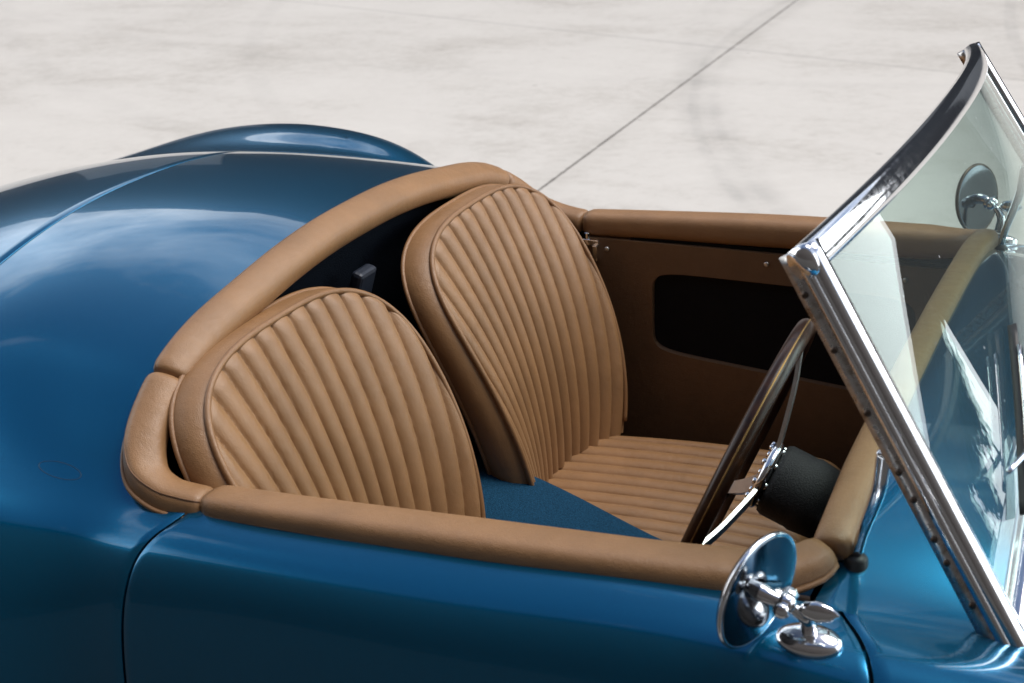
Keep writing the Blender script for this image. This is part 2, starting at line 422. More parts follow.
# ---- padded rim round the back of the cockpit
def pad_prof(w, h):
    p = [(w * .98, -h * .62), (w, -h * .1), (w * .95, h * .42), (w * .74, h * .82), (w * .36, h * .98), (-w * .2, h * .98), (-w * .66, h * .80), (-w * .92, h * .38), (-w, -h * .15), (-w * .92, -h * .7), (-w * .6, -h), (w * .5, -h)]
    return sm(p + [p[0]], 36)[:-1]
def rim_pt(y):   # centre line of the roll on the rear edge, |y| up to .60
    pts = RIM
    return pts
half = [(-.121, 0, .154), (-.121, .10, .152), (-.120, .20, .144), (-.119, .30, .130), (-.117, .40, .114), (-.114, .47, .094), (-.109, .525, .067),
        (-.099, .570, .036), (-.079, .597, .008), (-.048, .606, -.008), (-.014, .604, -.014), (.008, .602, -.015)]
full = [(x, -y, z) for x, y, z in half[::-1]] + half[1:]
RIMP = sm(full, 260)
T = np.gradient(RIMP, axis=0); T /= np.linalg.norm(T, axis=1)[:, None]
OUT = np.stack([-T[:, 1] * 0, T[:, 0] * 0, T[:, 0] * 0], 1)
nrm = []
for i, p in enumerate(RIMP):
    o = np.cross(T[i], (0, 0, 1.)); o /= np.linalg.norm(o)
    if o @ np.array([-1.0, p[1] * 2.5, 0]) < 0: o = -o
    nrm.append(o)
OUT = np.array(nrm)
tilt = OUT + np.array([0, 0, 0.0])
# lean the pad so that its broad face looks forward and up
OUTT = np.array([o * math.cos(.35) + np.array([0, 0, math.sin(.35)]) if abs(p[1]) < .58 else o for o, p in zip(OUT, RIMP)])
rw = np.interp(np.abs(RIMP[:, 1]), [0, .4, .56, .602], [.031, .031, .029, .029]); rh = .022
rim = cpart('cockpit_rim', (-.11, 0, .1))
jy = .495
L = np.abs(RIMP[:, 1])
segs = []
iL = int(np.argmax(RIMP[:, 1] > -jy)); iR = len(RIMP) - int(np.argmax(RIMP[::-1, 1] < jy))
for a, b in ((0, iL), (iL, iR), (iR, len(RIMP))):
    pth = RIMP[a:b]; n = b - a
    e = np.minimum(np.arange(n), np.arange(n)[::-1]) * np.linalg.norm(RIMP[130] - RIMP[131]); 
    sc = (rw[a:b] / .03) * (.84 + .16 * np.sqrt(np.clip(e / .010, 0, 1)))
    tl = np.interp(np.abs(pth[:, 1]), [.45, .59], [.38, .05])
    oo = np.array([o * math.cos(t) + np.array([0, 0, math.sin(t)]) for o, t in zip(OUT[a:b], tl)])
    topart(MB().sweep(pth, pad_prof(.0265, .0195), oo, scale=sc).make('padded_roll', TAN), rim)
    pt2 = pth + OUT[a:b] * .0285 + np.array([0, 0, -.006]) + oo * 0
    pt2 = pth + oo * .0280 * sc[:, None] + np.array([0, 0, -.010])
    topart(MB().sweep(pth, SEAM(.0265 * .86, .0195 * .66), oo, scale=sc).make('seam', STITCH), rim)
    topart(MB().tube(pt2, .0031, 8).make('piping', PIPE), rim)

# ---- dashboard roll over the cowl edge
dash = cpart('dashboard', (.7, 0, .05))
hd = [(.7275, .546, .031), (.729, .52, .040), (.729, .47, .048), (.728, .40, .055), (.728, .30, .060), (.728, .2, .063), (.728, .1, .065), (.728, 0, .065)]
DP = sm([(x, -y, z) for x, y, z in hd] + [(x, y, z) for x, y, z in hd[::-1][1:]], 200)
cuts = [0, 200]
for a, b in zip(cuts[:-1], cuts[1:]):
    pth = DP[a:b + (1 if b == 200 else 0)]; n = len(pth)
    T_ = np.gradient(DP, axis=0)[a:a + n]; T_ /= np.linalg.norm(T_, axis=1)[:, None]
    oo = np.array([np.cross(t, (0, 0, 1.)) for t in T_]); oo = np.array([o if o[0] > 0 or (abs(o[0]) < .3 and o[1] * p[1] > 0) else -o for o, p in zip(oo, pth)])
    e = np.minimum(np.arange(n), np.arange(n)[::-1]) * .007
    topart(MB().sweep(pth, pad_prof(.0205, .016), oo, scale=.84 + .16 * np.sqrt(np.clip(e / .010, 0, 1))).make('padded_roll', TAN), dash)
P = []
for y in np.linspace(-.575, .575, 60):
    z = np.interp(y, DP[:, 1], DP[:, 2]); P.append([(.725, y, z - .015), (.715, y, z - .04), (.722, y, z - .12), (.735, y, z - .2)])
topart(MB().grid(P).make('dash_panel', BLACK), dash)
for s, q in ((-1, .575), (1, .575)):       # tan kick trim under the dashboard
    P = [[(.66 + .03 * t, s * (q - .006), -.03 - .3 * u) for u in (0, 1)] for t in (0, 1)]
for s in (-1, 1): topart(bevel(MB().box((.712, s * .560, -.14), (.040, .012, .24)).make('kick_trim', TAN, smooth=False), .004), dash)
for y, r in ((-.36, .05), (-.2, .05), (-.05, .026), (.03, .026), (.11, .026)):
    z = np.interp(y, DP[:, 1], DP[:, 2]) - .085
    topart(MB().lathe((.716, y, z), (-1, 0, 0), [(0, r), (.006, r), (.008, r * .96), (.006, r * .9), (.003, r * .88)], 36).make('gauge_bezel', CHROME), dash)
    topart(MB().lathe((.713, y, z), (-1, 0, 0), [(0, r * .89), (.0005, 0)], 24).make('gauge_face', BLACK), dash)


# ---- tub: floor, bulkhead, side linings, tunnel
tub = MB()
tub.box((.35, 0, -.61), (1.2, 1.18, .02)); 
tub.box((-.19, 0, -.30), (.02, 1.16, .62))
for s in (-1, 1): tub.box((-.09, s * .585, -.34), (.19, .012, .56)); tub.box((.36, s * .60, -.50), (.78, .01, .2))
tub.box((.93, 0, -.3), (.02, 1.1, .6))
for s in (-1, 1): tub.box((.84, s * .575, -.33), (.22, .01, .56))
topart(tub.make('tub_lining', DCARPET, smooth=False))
P = []
for x, w, z in ((-.17, .105, -.22), (.0, .10, -.245), (.14, .095, -.275), (.26, .085, -.315), (.38, .075, -.355), (.55, .075, -.37), (.75, .09, -.34), (.92, .1, -.3)):
    P.append([(x, -w - .03, -.6), (x, -w - .015, z - .05), (x, -w, z - .012), (x, -w * .75, z), (x, 0, z + .004), (x, w * .75, z), (x, w, z - .012), (x, w + .015, z - .05), (x, w + .03, -.6)])
o = topart(MB().grid(P).make('transmission_tunnel', CARPET)); md = o.modifiers.new('sub', 'SUBSURF'); md.levels = md.render_levels = 2
P = []
for i in range(0, len(RIMP), 4):
    p = RIMP[i]; o = OUT[i]
    P.append([p + o * .012 + [0, 0, -.012], p + o * .010 + [0, 0, -.05], p + o * .03 + [-.01, 0, -.14], np.array([-.17, p[1] * .97, -.45])])
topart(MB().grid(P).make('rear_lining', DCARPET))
# belts and fittings in the dark behind the seats
BGM = mat_simple('blue_grey_metal', (.014, .02, .034), .5, .2)
for c_, d_, m_ in (((-.105, -.03, .05), (.02, .05, .07), Matrix.Rotation(.3, 3, 'Y')), ((-.11, -.13, .02), (.02, .035, .12), Matrix.Rotation(-.3, 3, 'X'))):
    topart(bevel(MB().box(c_, d_, m_).make('belt_bracket', BGM, smooth=False), .006))

# ---- seats
ZT, ZC, ZB, SW, SN = .112, -.036, -.36, .2465, 2.9
HB = ZT - ZB
def _side(n=200):      # left half of the outline, from the bottom up the side and over to the middle of the top
    z = np.linspace(ZB, ZC, 60)[:-1]; y = -(SW - .054 * ((ZC - z) / (ZC - ZB)) ** 1.5)
    th = np.linspace(0, PI / 2, 140); y2 = -SW * np.abs(np.cos(th)) ** (2 / SN); z2 = ZC + (ZT - ZC) * np.abs(np.sin(th)) ** (2 / SN)
    return np.stack([np.r_[y, y2], np.r_[z, z2]], 1)
_s = _side(); _L = np.r_[0, np.cumsum(np.linalg.norm(np.diff(_s, axis=0), axis=1))]
LCUT = float(np.interp(.055, _s[:, 1], _L)); LTOT = _L[-1]
def _at(l): return np.array([np.interp(l, _L, _s[:, 0]), np.interp(l, _L, _s[:, 1])])
def face_xyz(a, t, grow=0.0):
    """Coons patch over the outline; a -1..1 across, t 0..1 up"""
    l = _at(LCUT * t); r = l * [-1, 1]
    q = _at(LCUT + (LTOT - LCUT) * (1 - abs(a))); tp = q if a < 0 else q * [-1, 1]
    bt = np.array([a * -_s[0, 0], ZB]); u = (a + 1) / 2
    c0 = _s[0]; c1 = _s[0] * [-1, 1]; k0 = _at(LCUT); k1 = k0 * [-1, 1]
    p = (1 - u) * l + u * r + (1 - t) * bt + t * tp - ((1 - u) * (1 - t) * c0 + u * (1 - t) * c1 + (1 - u) * t * k0 + u * t * k1)
    return np.array([0, p[0], p[1]])
def xback(y, z):
    u = min(max(ZT - z, 0), .5)
    return -.052 + .56 * u - .62 * u * u + (-.004 + .10 * u / .49) * (abs(y) / SW) ** 2 
def ribk(y, z):
    t = max(0, (z - ZB) / HB)
    g = .0250 + .0165 * t ** 1.0
    k = abs(y) / g
    # outer ribs fan further out
    k = k - .05 * t * max(0, k - 3) ** 1.2
    return k * (1 if y >= 0 else -1)
def rib_h(k):
    f = abs(math.sin(PI * (k + .5))) if False else abs(math.cos(PI * k) * 0 + math.sin(PI * (k + .5)))
    return f ** .44
seat = cpart('seat', (.188, -.318, -.5))
sx, sy, sz = .2, -.283, -.5
def slocal(P): P = np.asarray(P, float).copy(); P[..., 0] -= .2; P[..., 2] += .5; return P
NA, NT = 270, 120
P = []
for i in range(NT):
    t = i / (NT - 1); row = []
    for j in range(NA):
        a = -1 + 2 * j / (NA - 1); p = face_xyz(a, t)
        d = max(0, min((1 - abs(a)) * SW, (1 - t) * HB)); edge = .45 + .55 * min(1, d / .016) ** .5
        k = ribk(p[1], p[2]); h = rib_h(k)
        p[0] = xback(p[1], p[2]) + (h * .0165 - .0045) * edge - .0010
        row.append(p)
    P.append(row)
SP = empty('x'); bpy.data.objects.remove(SP)
mb = MB().grid(slocal(P)); mb.make('ribbed_backrest', TAN, seat, fix=False)
# outlines
def outline(n=150):
    pts = [face_xyz(-1, t) for t in np.linspace(0, 1, 60)] + [face_xyz(a, 1) for a in np.linspace(-1, 1, 90)[1:-1]] + [face_xyz(1, t) for t in np.linspace(1, 0, 60)]
    pts = np.array([[xback(p[1], p[2]), p[1], p[2]] for p in pts])
    q = sm(pts[::4], n)
    for _ in range(3): q[1:-1] = (q[:-2] + 2 * q[1:-1] + q[2:]) / 4
    return q
OL = outline()
cz = -.08
MB().tube(slocal(OL + [.0035, 0, 0]), .0046, 8).make('piping', PIPE, seat)
# outer shell: side panels going back from the ribbed face to a second piped edge
tt = np.clip((OL[:, 2] - ZB) / HB, 0, 1)
def rear(OL, f):
    g = math.sin(PI * .5 * min(f * 1.6, 1))
    depth = (.058 - .020 * tt ** 3) * f
    Q = OL.copy(); Q[:, 0] -= depth; Q[:, 1] *= 1 + .070 * g * (1 - .45 * tt); Q[:, 2] = OL[:, 2] - .004 * f * np.clip(tt, 0, 1)
    return Q
rows = [rear(OL, f) for f in (0, .08, .3, .6, .85, 1.0)]
bulge = [0, .004, .008, .008, .004, 0]
for r_, bu in zip(rows, bulge):
    c = np.array([0, 0, -.12]); dv = r_ - c; dv[:, 0] = 0; dv /= np.linalg.norm(dv, axis=1)[:, None]; r_ += dv * (bu * (1 - .8 * tt ** 2))[:, None]
mb = MB().grid(slocal(np.array(rows)))
back = rows[-1]; inner = []
for f in (1, .97, .8, .5, .2, 0):
    Q = back.copy(); Q[:, 1] *= f; Q[:, 2] = cz * 0 + ZB + (Q[:, 2] - ZB) * (f if f < 1 else 1); Q[:, 0] = back[:, 0] - .012 * (1 - f ** 6) ; inner.append(Q)
mb.grid(slocal(np.array(inner))); mb.make('seat_shell', TAN, seat)
MB().tube(slocal(rows[-1]), .0038, 8).make('piping', PIPE, seat)
# cushion: ribs run fore and aft
NX, NY = 70, 240; P = []
for i in range(NX):
    u = i / (NX - 1); row = []
    for j in range(NY):
        v = -1 + 2 * j / (NY - 1)
        x = .06 + .48 * u; W = .206 + .02 * u; y = v * W
        k = y / .0350; e = min(1, (1 - abs(v)) * W / .06); e2 = min(1, (1 - u) * .46 / .05)
        crown = -.362 + .008 * math.sin(PI * u) + .012 * u
        z = crown - .055 * (1 - math.sqrt(max(0, 1 - (1 - e) ** 2))) - .05 * (1 - math.sqrt(max(0, 1 - (1 - e2) ** 2))) + .011 * rib_h(k) * min(1, e * 3) - .008
        row.append((x, y, z))
    P.append(row)
P = slocal(P)
MB().grid(P).make('ribbed_cushion', TAN, seat, fix=False)
edge = [P[i, 0] for i in range(NX)] + [P[-1, j] for j in range(1, NY)] + [P[i, -1] for i in range(NX - 2, -1, -1)]
edge = np.array(edge); low = edge.copy(); low[:, 2] = -.06
mid = edge.copy(); mid[:, 2] = edge[:, 2] * .6 + low[:, 2] * .4; 
MB().grid([edge, mid, low]).make('cushion_side', TAN, seat)
seat2 = seat.copy(); COL.objects.link(seat2); seat2.location.y = .258; seat2.location.x += .012
for c in [o for o in COL.objects if o.parent == seat]:
    d = c.copy(); COL.objects.link(d); d.parent = seat2

# ---- windscreen
DSCREW = mat_simple('dark_screw', (.12, .09, .07), .35, .9)
ws = cpart('windscreen', (.8, 0, .1))
# outer edge of the frame: half profile from base up the side and along the top
def ws_top(y): t = abs(y) / .533; return np.array([.736 - .046 * t ** 2.2, y, .366 - .030 * t ** 2.2])
def ws_bot(y): t = abs(y) / .59; return np.array([.902 + .012 * t ** 2.2, y, .080 - .105 * t ** 2.8])
def ws_pt(s, f):   # s -1..1 across, f 0 bottom .. 1 top
    b = ws_bot(s * .583); tp = ws_top(s * .533); return b * (1 - f) + tp * f
P = [[ws_pt(s * .975, f) for s in np.linspace(-1, 1, 60)] for f in np.linspace(.03, .975, 24)]
P = np.array(P); WN = np.array([math.cos(.54), 0, math.sin(.54)])
g = MB().grid(P + WN * .0025).grid(P - WN * .0025)
topart(g.make('glass_pane', GLASS, fix=False), ws)
topline = np.array([ws_pt(s, 1) for s in np.linspace(-1.022, 1.022, 90)])
prof = sm([(.0, .012), (.009, .009), (.012, 0), (.012, -.010), (.009, -.019), (.0, -.021), (-.010, -.019), (-.015, -.009), (-.015, 0), (-.011, .009), (0, .012)], 36)[:-1]
topart(MB().sweep(topline, prof, WN).make('top_rail', CHROME), ws)
for s in (-1, 1):
    post = np.array([ws_pt(s, f) for f in np.linspace(-.03, 1.02, 40)])
    side = np.array([0, s, 0.])
    # bright rounded bead along the glass
    prf = sm([(.010, .006), (.004, .012), (-.006, .013), (-.014, .010), (-.016, .003), (-.012, -.003), (.008, -.003), (.010, .006)], 24)[:-1]
    def fr(path, prf, mat, name, off=0., offn=0.):
        return topart(MB().sweep(path + side * off + WN * offn, prf, side, up=WN).make(name, mat), ws)
    fr(post, prf, CHROME, 'post_bead', -.002, .002)
    # groove and flat side plate
    rect = lambda w, h: [(w / 2, h / 2), (-w / 2, h / 2), (-w / 2, -h / 2), (w / 2, -h / 2)]
    fr(post, rect(.008, .010), CHROME, 'post_channel', .005, -.004)
    fr(post, rect(.007, .018), WORN, 'side_plate', .003, -.0145)
    for f in (.13, .24, .30, .40, .47, .62, .78, .92):
        p = ws_pt(s, f) + side * .0068 - WN * (.017 if f > .2 else .014)
        topart(MB().lathe(p, side, [(-.001, .0036), (.0012, .0034), (.002, .0024), (.0022, 0)], 14).make('screw', DSCREW), ws)
    # stanchion down to the cowl
    a = ws_pt(s, .52) + side * .001 - WN * .022
    foot = np.array([.752, s * .538, .024]);
    st = sm([a, a + (foot - a) * .35 + np.array([.004, 0, .0]), a + (foot - a) * .75, foot], 24)
    topart(bevel(MB().sweep(st, rect(.007, .013), side, up=(1, 0, 0), scale=np.linspace(1.2, .8, 24)).make('stanchion', CHROME), .002), ws)
    # rubber foot
    base = ws_pt(s, -.02)
    topart(MB().lathe((base[0] + .0, base[1], base[2] - .02), (0, 0, 1), [(-.02, .036), (0, .034), (.012, .028), (.016, .0)], 28).make('rubber_foot', RUBBER), ws)
    topart(MB().lathe((foot[0], foot[1] , foot[2] - .004), (0, 0, 1), [(-.012, .013), (.002, .012), (.006, .009), (.007, 0)], 24).make('rubber_foot', RUBBER), ws)
botline = np.array([ws_pt(s, .0) for s in np.linspace(-1, 1, 90)])
topart(MB().sweep(botline, [(a * 1.1, b * 1.2) for a, b in prof], WN).make('bottom_rail', CHROME), ws)
topart(MB().sweep(botline + [0.004, 0, -.016], [(a * .8, b * 1.) for a, b in prof], (1, 0, 0)).make('rubber_seal', RUBBER), ws)

# ---- wipers resting on the glass
for y0, y1 in ((-.10, -.46), (.34, -.02)):
    w = cpart('wiper', (.95, y0, .1))
    b0 = ws_bot(y0) + np.array([.045, 0, .0]); 
    s1 = y1 / .583
    tip = ws_pt(s1, .20) + WN * .016; hinge = b0 + np.array([0, 0, .022])
    topart(MB().lathe(b0 - np.array([0, 0, .02]), (0, 0, 1), [(0, .014), (.016, .013), (.03, .009), (.04, .008), (.044, 0)], 20).make('spindle', CHROME), w)
    mid = (hinge + tip) / 2 + WN * .010
    topart(MB().tube(sm([hinge, mid, tip], 20), np.linspace(.0048, .003, 20), 10).make('wiper_arm', CHROME), w)
    e0 = ws_pt((y1 + .0) / .583, .08) + WN * .010; e1 = ws_pt((y1 + (.22)) / .583, .34) + WN * .010
    bl = sm([e0, (e0 + e1) / 2 + WN * .002, e1], 16)
    topart(MB().sweep(bl, [(.0012, .006), (-.0012, .006), (-.002, -.004), (.002, -.004)], np.cross(e1 - e0, WN), up=WN).make('wiper_blade', RUBBER), w)
    topart(MB().sweep(bl[2:-2] + WN * .007, [(.003, .002), (-.003, .002), (-.003, -.002), (.003, -.002)], np.cross(e1 - e0, WN), up=WN).make('blade_carrier', CHROME), w)

# ---- wing mirrors
HEADM = mat_chrome('mirror_back', .05, (.15, .17, .19))
for s in (-1, 1):
    mr = cpart('wing_mirror', (.74, s * .66, .0))
    c = np.array([.691, s * .69, .057]); nb = np.array([.88, -.32, -.12] if s < 0 else [.86, -.42, .14]); nb /= np.linalg.norm(nb)
    R = .0575
    topart(MB().lathe(c, nb, [(-.003, .0), (-.003, R * .93), (-.0045, R * .97), (-.002, R * 1.0), (.002, R), (.0035, R * .975), (.0038, R * .95), (.0041 + (.0008 if s < 0 else 0), R * .5), (.0042 + (.0010 if s < 0 else 0), 0)], 48).make('mirror_head', HEADM), mr)
    topart(MB().tube(circ(c + nb * .001, nb, R, 60), .0026, 8, closed=True).make('mirror_bezel', CHROME if s < 0 else DSCREW), mr)
    j = c + nb * .016 + np.array([.013, -s * .004, -.005])
    k = MB().tube(sm([c + nb * .003, c + nb * .010 + (j - c) * .2, j], 10), np.linspace(.0095, .006, 10), 14).lathe(j - nb * .011, nb, [(0, .010), (.005, .010), (.008, .006), (.012, .006), (.013, .0)], 20)
    ball = [(math.cos(t) * -.0105, math.sin(t) * .0105) for t in np.linspace(0, PI, 12)]
    k.lathe(j, (0, 0, 1), ball, 18)
    k.lathe(j, (0, 1, 0), [(-.020, 0), (-.020, .006), (-.016, .0085), (-.012, .006), (.012, .006), (.016, .0085), (.020, .006), (.020, 0)], 8)
    topart(k.make('swivel_clamp', CHROME), mr)
    foot = np.array([.735, s * .662, -.004])
    topart(MB().tube(sm([j, j * .6 + foot * .4 + [.010, 0, 0.002], foot + [0, 0, .012]], 16), np.linspace(.005, .0085, 16), 14).make('mirror_stalk', CHROME), mr)
    # oval domed base lying on the shoulder, tilted outwards
    M = Matrix.Rotation(s * -.35, 3, 'X'); V = []; rows_ = []
    for h, r in ((-.012, 1.02), (0, 1.), (.003, .97), (.006, .80), (.009, .5), (.010, 0.01)):
        rows_.append([tuple(np.array(M @ Vector((.032 * r * math.cos(t), .019 * r * math.sin(t), h))) + foot) for t in np.linspace(0, 2 * PI, 36, endpoint=False)])
    topart(MB().grid(rows_, False, True).make('mirror_base', CHROME), mr)
    # lock wing nut beside the stalk
    wn = j + np.array([.030, 0, -.004])
    rows_ = [[tuple(wn + np.array([h, r * .006 * math.cos(t), r * .011 * math.sin(t)])) for t in np.linspace(0, 2 * PI, 16, endpoint=False)] for h, r in ((-.018, .1), (-.012, .8), (0, 1), (.012, .7), (.02, .05))]
    topart(MB().grid(rows_, False, True).make('wing_nut', CHROME), mr)

# ---- steering wheel
sw = cpart('steering_wheel', (.57, -.279, -.018))
C0 = np.array([.556, -.279, -.018]); tw = .392
nw = np.array([math.cos(tw), .032, -math.sin(tw)]); nw /= np.linalg.norm(nw)      # towards the dashboard
up = np.array([math.sin(tw), 0, math.cos(tw)]); sdv = np.cross(up, nw); sdv /= np.linalg.norm(sdv); sdv *= np.sign(sdv[1]); RW = .181
ring = [C0 + RW * (math.cos(t) * up + math.sin(t) * sdv) for t in np.linspace(0, 2 * PI, 96, endpoint=False)]
# rim: slightly oval section swept round
P = []
for t in np.linspace(0, 2 * PI, 128, endpoint=False):
    rad = math.cos(t) * up + math.sin(t) * sdv
    P.append([C0 + RW * rad + .0115 * math.cos(a) * nw + .0105 * math.sin(a) * rad for a in np.linspace(0, 2 * PI, 20, endpoint=False)])
topart(MB().grid(P, True, True).make('wood_rim', WOOD), sw)
P = []
for t in np.linspace(0, 2 * PI, 128, endpoint=False):
    rad = math.cos(t) * up + math.sin(t) * sdv
    P.append([C0 + (RW + .0002) * rad + x * nw + y * rad for x, y in ((.0002, -.0125), (.0010, -.0125), (.0010, .0109), (-.0010, .0109), (-.0010, -.0125))])
topart(MB().grid(P, True, True).make('rim_band', mat_chrome('brass_band', .45, (.34, .20, .08))), sw)
hub = C0 + nw * .035
for ang in (12, 132, 252):
    a = math.radians(ang); rad = math.cos(a) * up + math.sin(a) * sdv; tan = np.cross(nw, rad)
    pth = sm([hub + rad * .036, hub + rad * .060 - nw * .004, C0 + rad * .12 + nw * .018, C0 + rad * (RW - .008) + nw * .001], 24)
    wd = np.linspace(.015, .009, 24); mb = MB()
    rws = [[pth[i] + tan * wd[i] * a_ + nw * b_ for a_, b_ in ((-1, .0024), (1, .0024), (1, -.0024), (-1, -.0024))] for i in range(24)]
    mb.grid(rws, False, True); o = mb.make('spoke', ALU, smooth=False); topart(o, sw)
hb = MB().lathe(hub, nw, [(-.006, 0), (-.006, .040), (-.003, .044), (.004, .044), (.007, .040), (.007, 0)], 36)
for k in range(9):
    a = 2 * PI * k / 9; rad = math.cos(a) * up + math.sin(a) * sdv
    hb.lathe(hub + rad * .037 + nw * .007, nw, [(0, .0045), (.005, .0045), (.006, .003), (.006, 0)], 6)
    hb.lathe(hub + rad * .037 - nw * .006, -nw, [(0, .0045), (.003, .004), (.004, 0)], 6)
topart(hb.make('hub_plate', CHROME), sw)
topart(MB().lathe(hub, nw, [(.007, .030), (.010, .043), (.016, .046), (.048, .046), (.053, .0475), (.084, .044), (.089, .034), (.089, 0)], 40).make('column_boss', BOSS), sw)
topart(MB().tube([hub + nw * .09, hub + nw * .30], .018, 20).make('column_shaft', BLACK), sw)
topart(MB().tube([hub + nw * .085 + sdv * -.03, hub + nw * .09 + sdv * -.085 + up * .01], [.004, .006], 10).make('indicator_stalk', CHROME), sw)

# ---- a thin dark ring on the rear quarter
for s in (-1, 1):
    rg = []
    for t in np.linspace(0, 2 * PI, 40, endpoint=False):
        x = -.196 + .030 * math.cos(t); v = 8.62 + .30 * math.sin(t); p = body(x, v * s); rg.append(p + inward(p) * .0003)
    topart(MB().tube(rg, .0005, 6, closed=True).make('dark_ring', RUBBER))

# ---- wheels under the wings
for x in (-.78, 1.5):
    for s in (-1, 1):
        w = cpart('wheel', (x, s * .62, GZ + .32))
        topart(MB().lathe((x, s * .62, GZ + .32), (0, s, 0), [(-.08, .20), (-.085, .29), (-.06, .318), (.06, .318), (.085, .29), (.08, .20)], 48).make('tyre', RUBBER), w)
        topart(MB().lathe((x, s * .62, GZ + .32), (0, s, 0), [(-.07, .205), (.07, .205), (.05, .18), (.03, .06), (.075, .04), (.08, 0)], 48).make('wheel_rim', ALU), w)

# ------------------------------------------------------------------ ground
def mat_ground():
    m, nt, b = new_mat('pale_concrete'); v = objco(nt)
    sep = node(nt, 'ShaderNodeSeparateXYZ'); nt.links.new(v, sep.inputs[0]); X, Y = sep.outputs[0], sep.outputs[1]
    big = noise(nt, .7, 6, .62, v); fine = noise(nt, 14, 8, .75, v)
    mp = node(nt, 'ShaderNodeMapping'); nt.links.new(v, mp.inputs[0]); mp.inputs['Scale'].default_value = (.7, 1.5, 1); mp.inputs['Rotation'].default_value = (0, 0, .5)
    st = noise(nt, 1.2, 6, .65, mp.outputs[0], .4)
    f = math_n(nt, 'ADD', math_n(nt, 'MULTIPLY', big.outputs[0], .40), math_n(nt, 'ADD', math_n(nt, 'MULTIPLY', st.outputs[0], .40), math_n(nt, 'MULTIPLY', fine.outputs[0], .34)))
    r = ramp(nt, f, [(.40, (.38, .35, .315)), (.50, (.475, .447, .41)), (.57, (.525, .497, .46)), (.74, (.57, .542, .503))])
    col = r.outputs[0]
    def mixc(col, fac, c):
        mx = node(nt, 'ShaderNodeMix', data_type='RGBA'); nt.links.new(fac, mx.inputs[0]); nt.links.new(col, mx.inputs[6]); mx.inputs[7].default_value = (*c, 1); return mx.outputs[2]
    def band(dist, w, soft):
        mr = node(nt, 'ShaderNodeMapRange'); mr.interpolation_type = 'SMOOTHSTEP'
        nt.links.new(dist, mr.inputs[0]); mr.inputs[1].default_value = w; mr.inputs[2].default_value = w + soft; mr.inputs[3].default_value = 1; mr.inputs[4].default_value = 0
        return mr.outputs[0]
    def linedist(p, q):
        dx, dy = q[0] - p[0], q[1] - p[1]; L_ = math.hypot(dx, dy); nx, ny = -dy / L_, dx / L_
        d = math_n(nt, 'ADD', math_n(nt, 'MULTIPLY', X, nx), math_n(nt, 'MULTIPLY', Y, ny))
        return math_n(nt, 'ABSOLUTE', math_n(nt, 'SUBTRACT', d, p[0] * nx + p[1] * ny))
    wob = math_n(nt, 'MULTIPLY', math_n(nt, 'SUBTRACT', fine.outputs[0], .5), .012)
    j1 = math_n(nt, 'ADD', linedist((-1.273, 3.275), (-1.47, 8.12)), wob)
    col = mixc(col, math_n(nt, 'MULTIPLY', band(j1, .05, .10), .10), (.30, .28, .25))
    col = mixc(col, math_n(nt, 'MULTIPLY', band(j1, .003, .006), .9), (.10, .09, .08))
    j2 = math_n(nt, 'ADD', linedist((-2.974, 6.858), (.236, 5.826)), wob)
    col = mixc(col, math_n(nt, 'MULTIPLY', band(j2, .010, .02), .22), (.2, .19, .18))
    # faint tyre marks: arcs
    def arc(cx, cy, R, w, k, soft=.05):
        dx = math_n(nt, 'SUBTRACT', X, cx); dy = math_n(nt, 'SUBTRACT', Y, cy)
        rr = math_n(nt, 'SQRT', math_n(nt, 'ADD', math_n(nt, 'POWER', dx, 2), math_n(nt, 'POWER', dy, 2)))
        d = math_n(nt, 'ABSOLUTE', math_n(nt, 'SUBTRACT', rr, R))
        n_ = noise(nt, 3., 5, .7, v); g = math_n(nt, 'MULTIPLY', math_n(nt, 'SUBTRACT', n_.outputs[0], .3), 2.2); g = math_n(nt, 'MINIMUM', math_n(nt, 'MAXIMUM', g, 0.), 1.)
        return math_n(nt, 'MULTIPLY', math_n(nt, 'MULTIPLY', band(d, w, soft), g), k)
    for a in ((6.55, 7.40, 8.10, .010, .22, .03), (6.55, 7.40, 8.0, .008, .12, .03), (6.55, 7.40, 8.05, .08, .12, .10), (11.64, 9.99, 13.74, .05, .14, .08),
              (5.67, 12.05, 11.70, .03, .12, .06), (2.18, 14.6, 12.1, .05, .10, .08), (15.96, 9.79, 16.16, .02, .26, .03), (15.96, 9.79, 16.0, .02, .2, .03), (-2, 15, 9.6, .04, .08, .05)):
        col = mixc(col, arc(*a), (.16, .155, .15))
    sp = node(nt, 'ShaderNodeTexVoronoi'); sp.inputs['Scale'].default_value = 2.2; nt.links.new(v, sp.inputs['Vector'])
    spn = noise(nt, 22, 4, .7, v)
    sd_ = math_n(nt, 'ADD', sp.outputs['Distance'], math_n(nt, 'MULTIPLY', math_n(nt, 'SUBTRACT', spn.outputs[0], .5), .06))
    col = mixc(col, math_n(nt, 'MULTIPLY', band(sd_, .012, .03), .45), (.22, .205, .185))
    # unseen dark ground added on the near side, darkens the car's flank reflections
    edge = math_n(nt, 'LESS_THAN', Y, -.95)
    dark_n = noise(nt, 60, 5, .8, v); ra = ramp(nt, dark_n.outputs[0], [(.3, (.035, .033, .031)), (.75, (.075, .07, .065))])
    mx = node(nt, 'ShaderNodeMix', data_type='RGBA'); nt.links.new(edge, mx.inputs[0]); nt.links.new(col, mx.inputs[6]); nt.links.new(ra.outputs[0], mx.inputs[7])
    nt.links.new(mx.outputs[2], b.inputs['Base Color']); S(b, Roughness=.85, Specular_IOR_Level=.25)
    bump(nt, b, fine.outputs[0], .25, .01)
    return m
g = MB().add([(-250, -250, GZ), (250, -250, GZ), (250, 250, GZ), (-250, 250, GZ)], [(0, 1, 2, 3)]).make('ground', mat_ground(), smooth=False)
g['kind'] = 'structure'

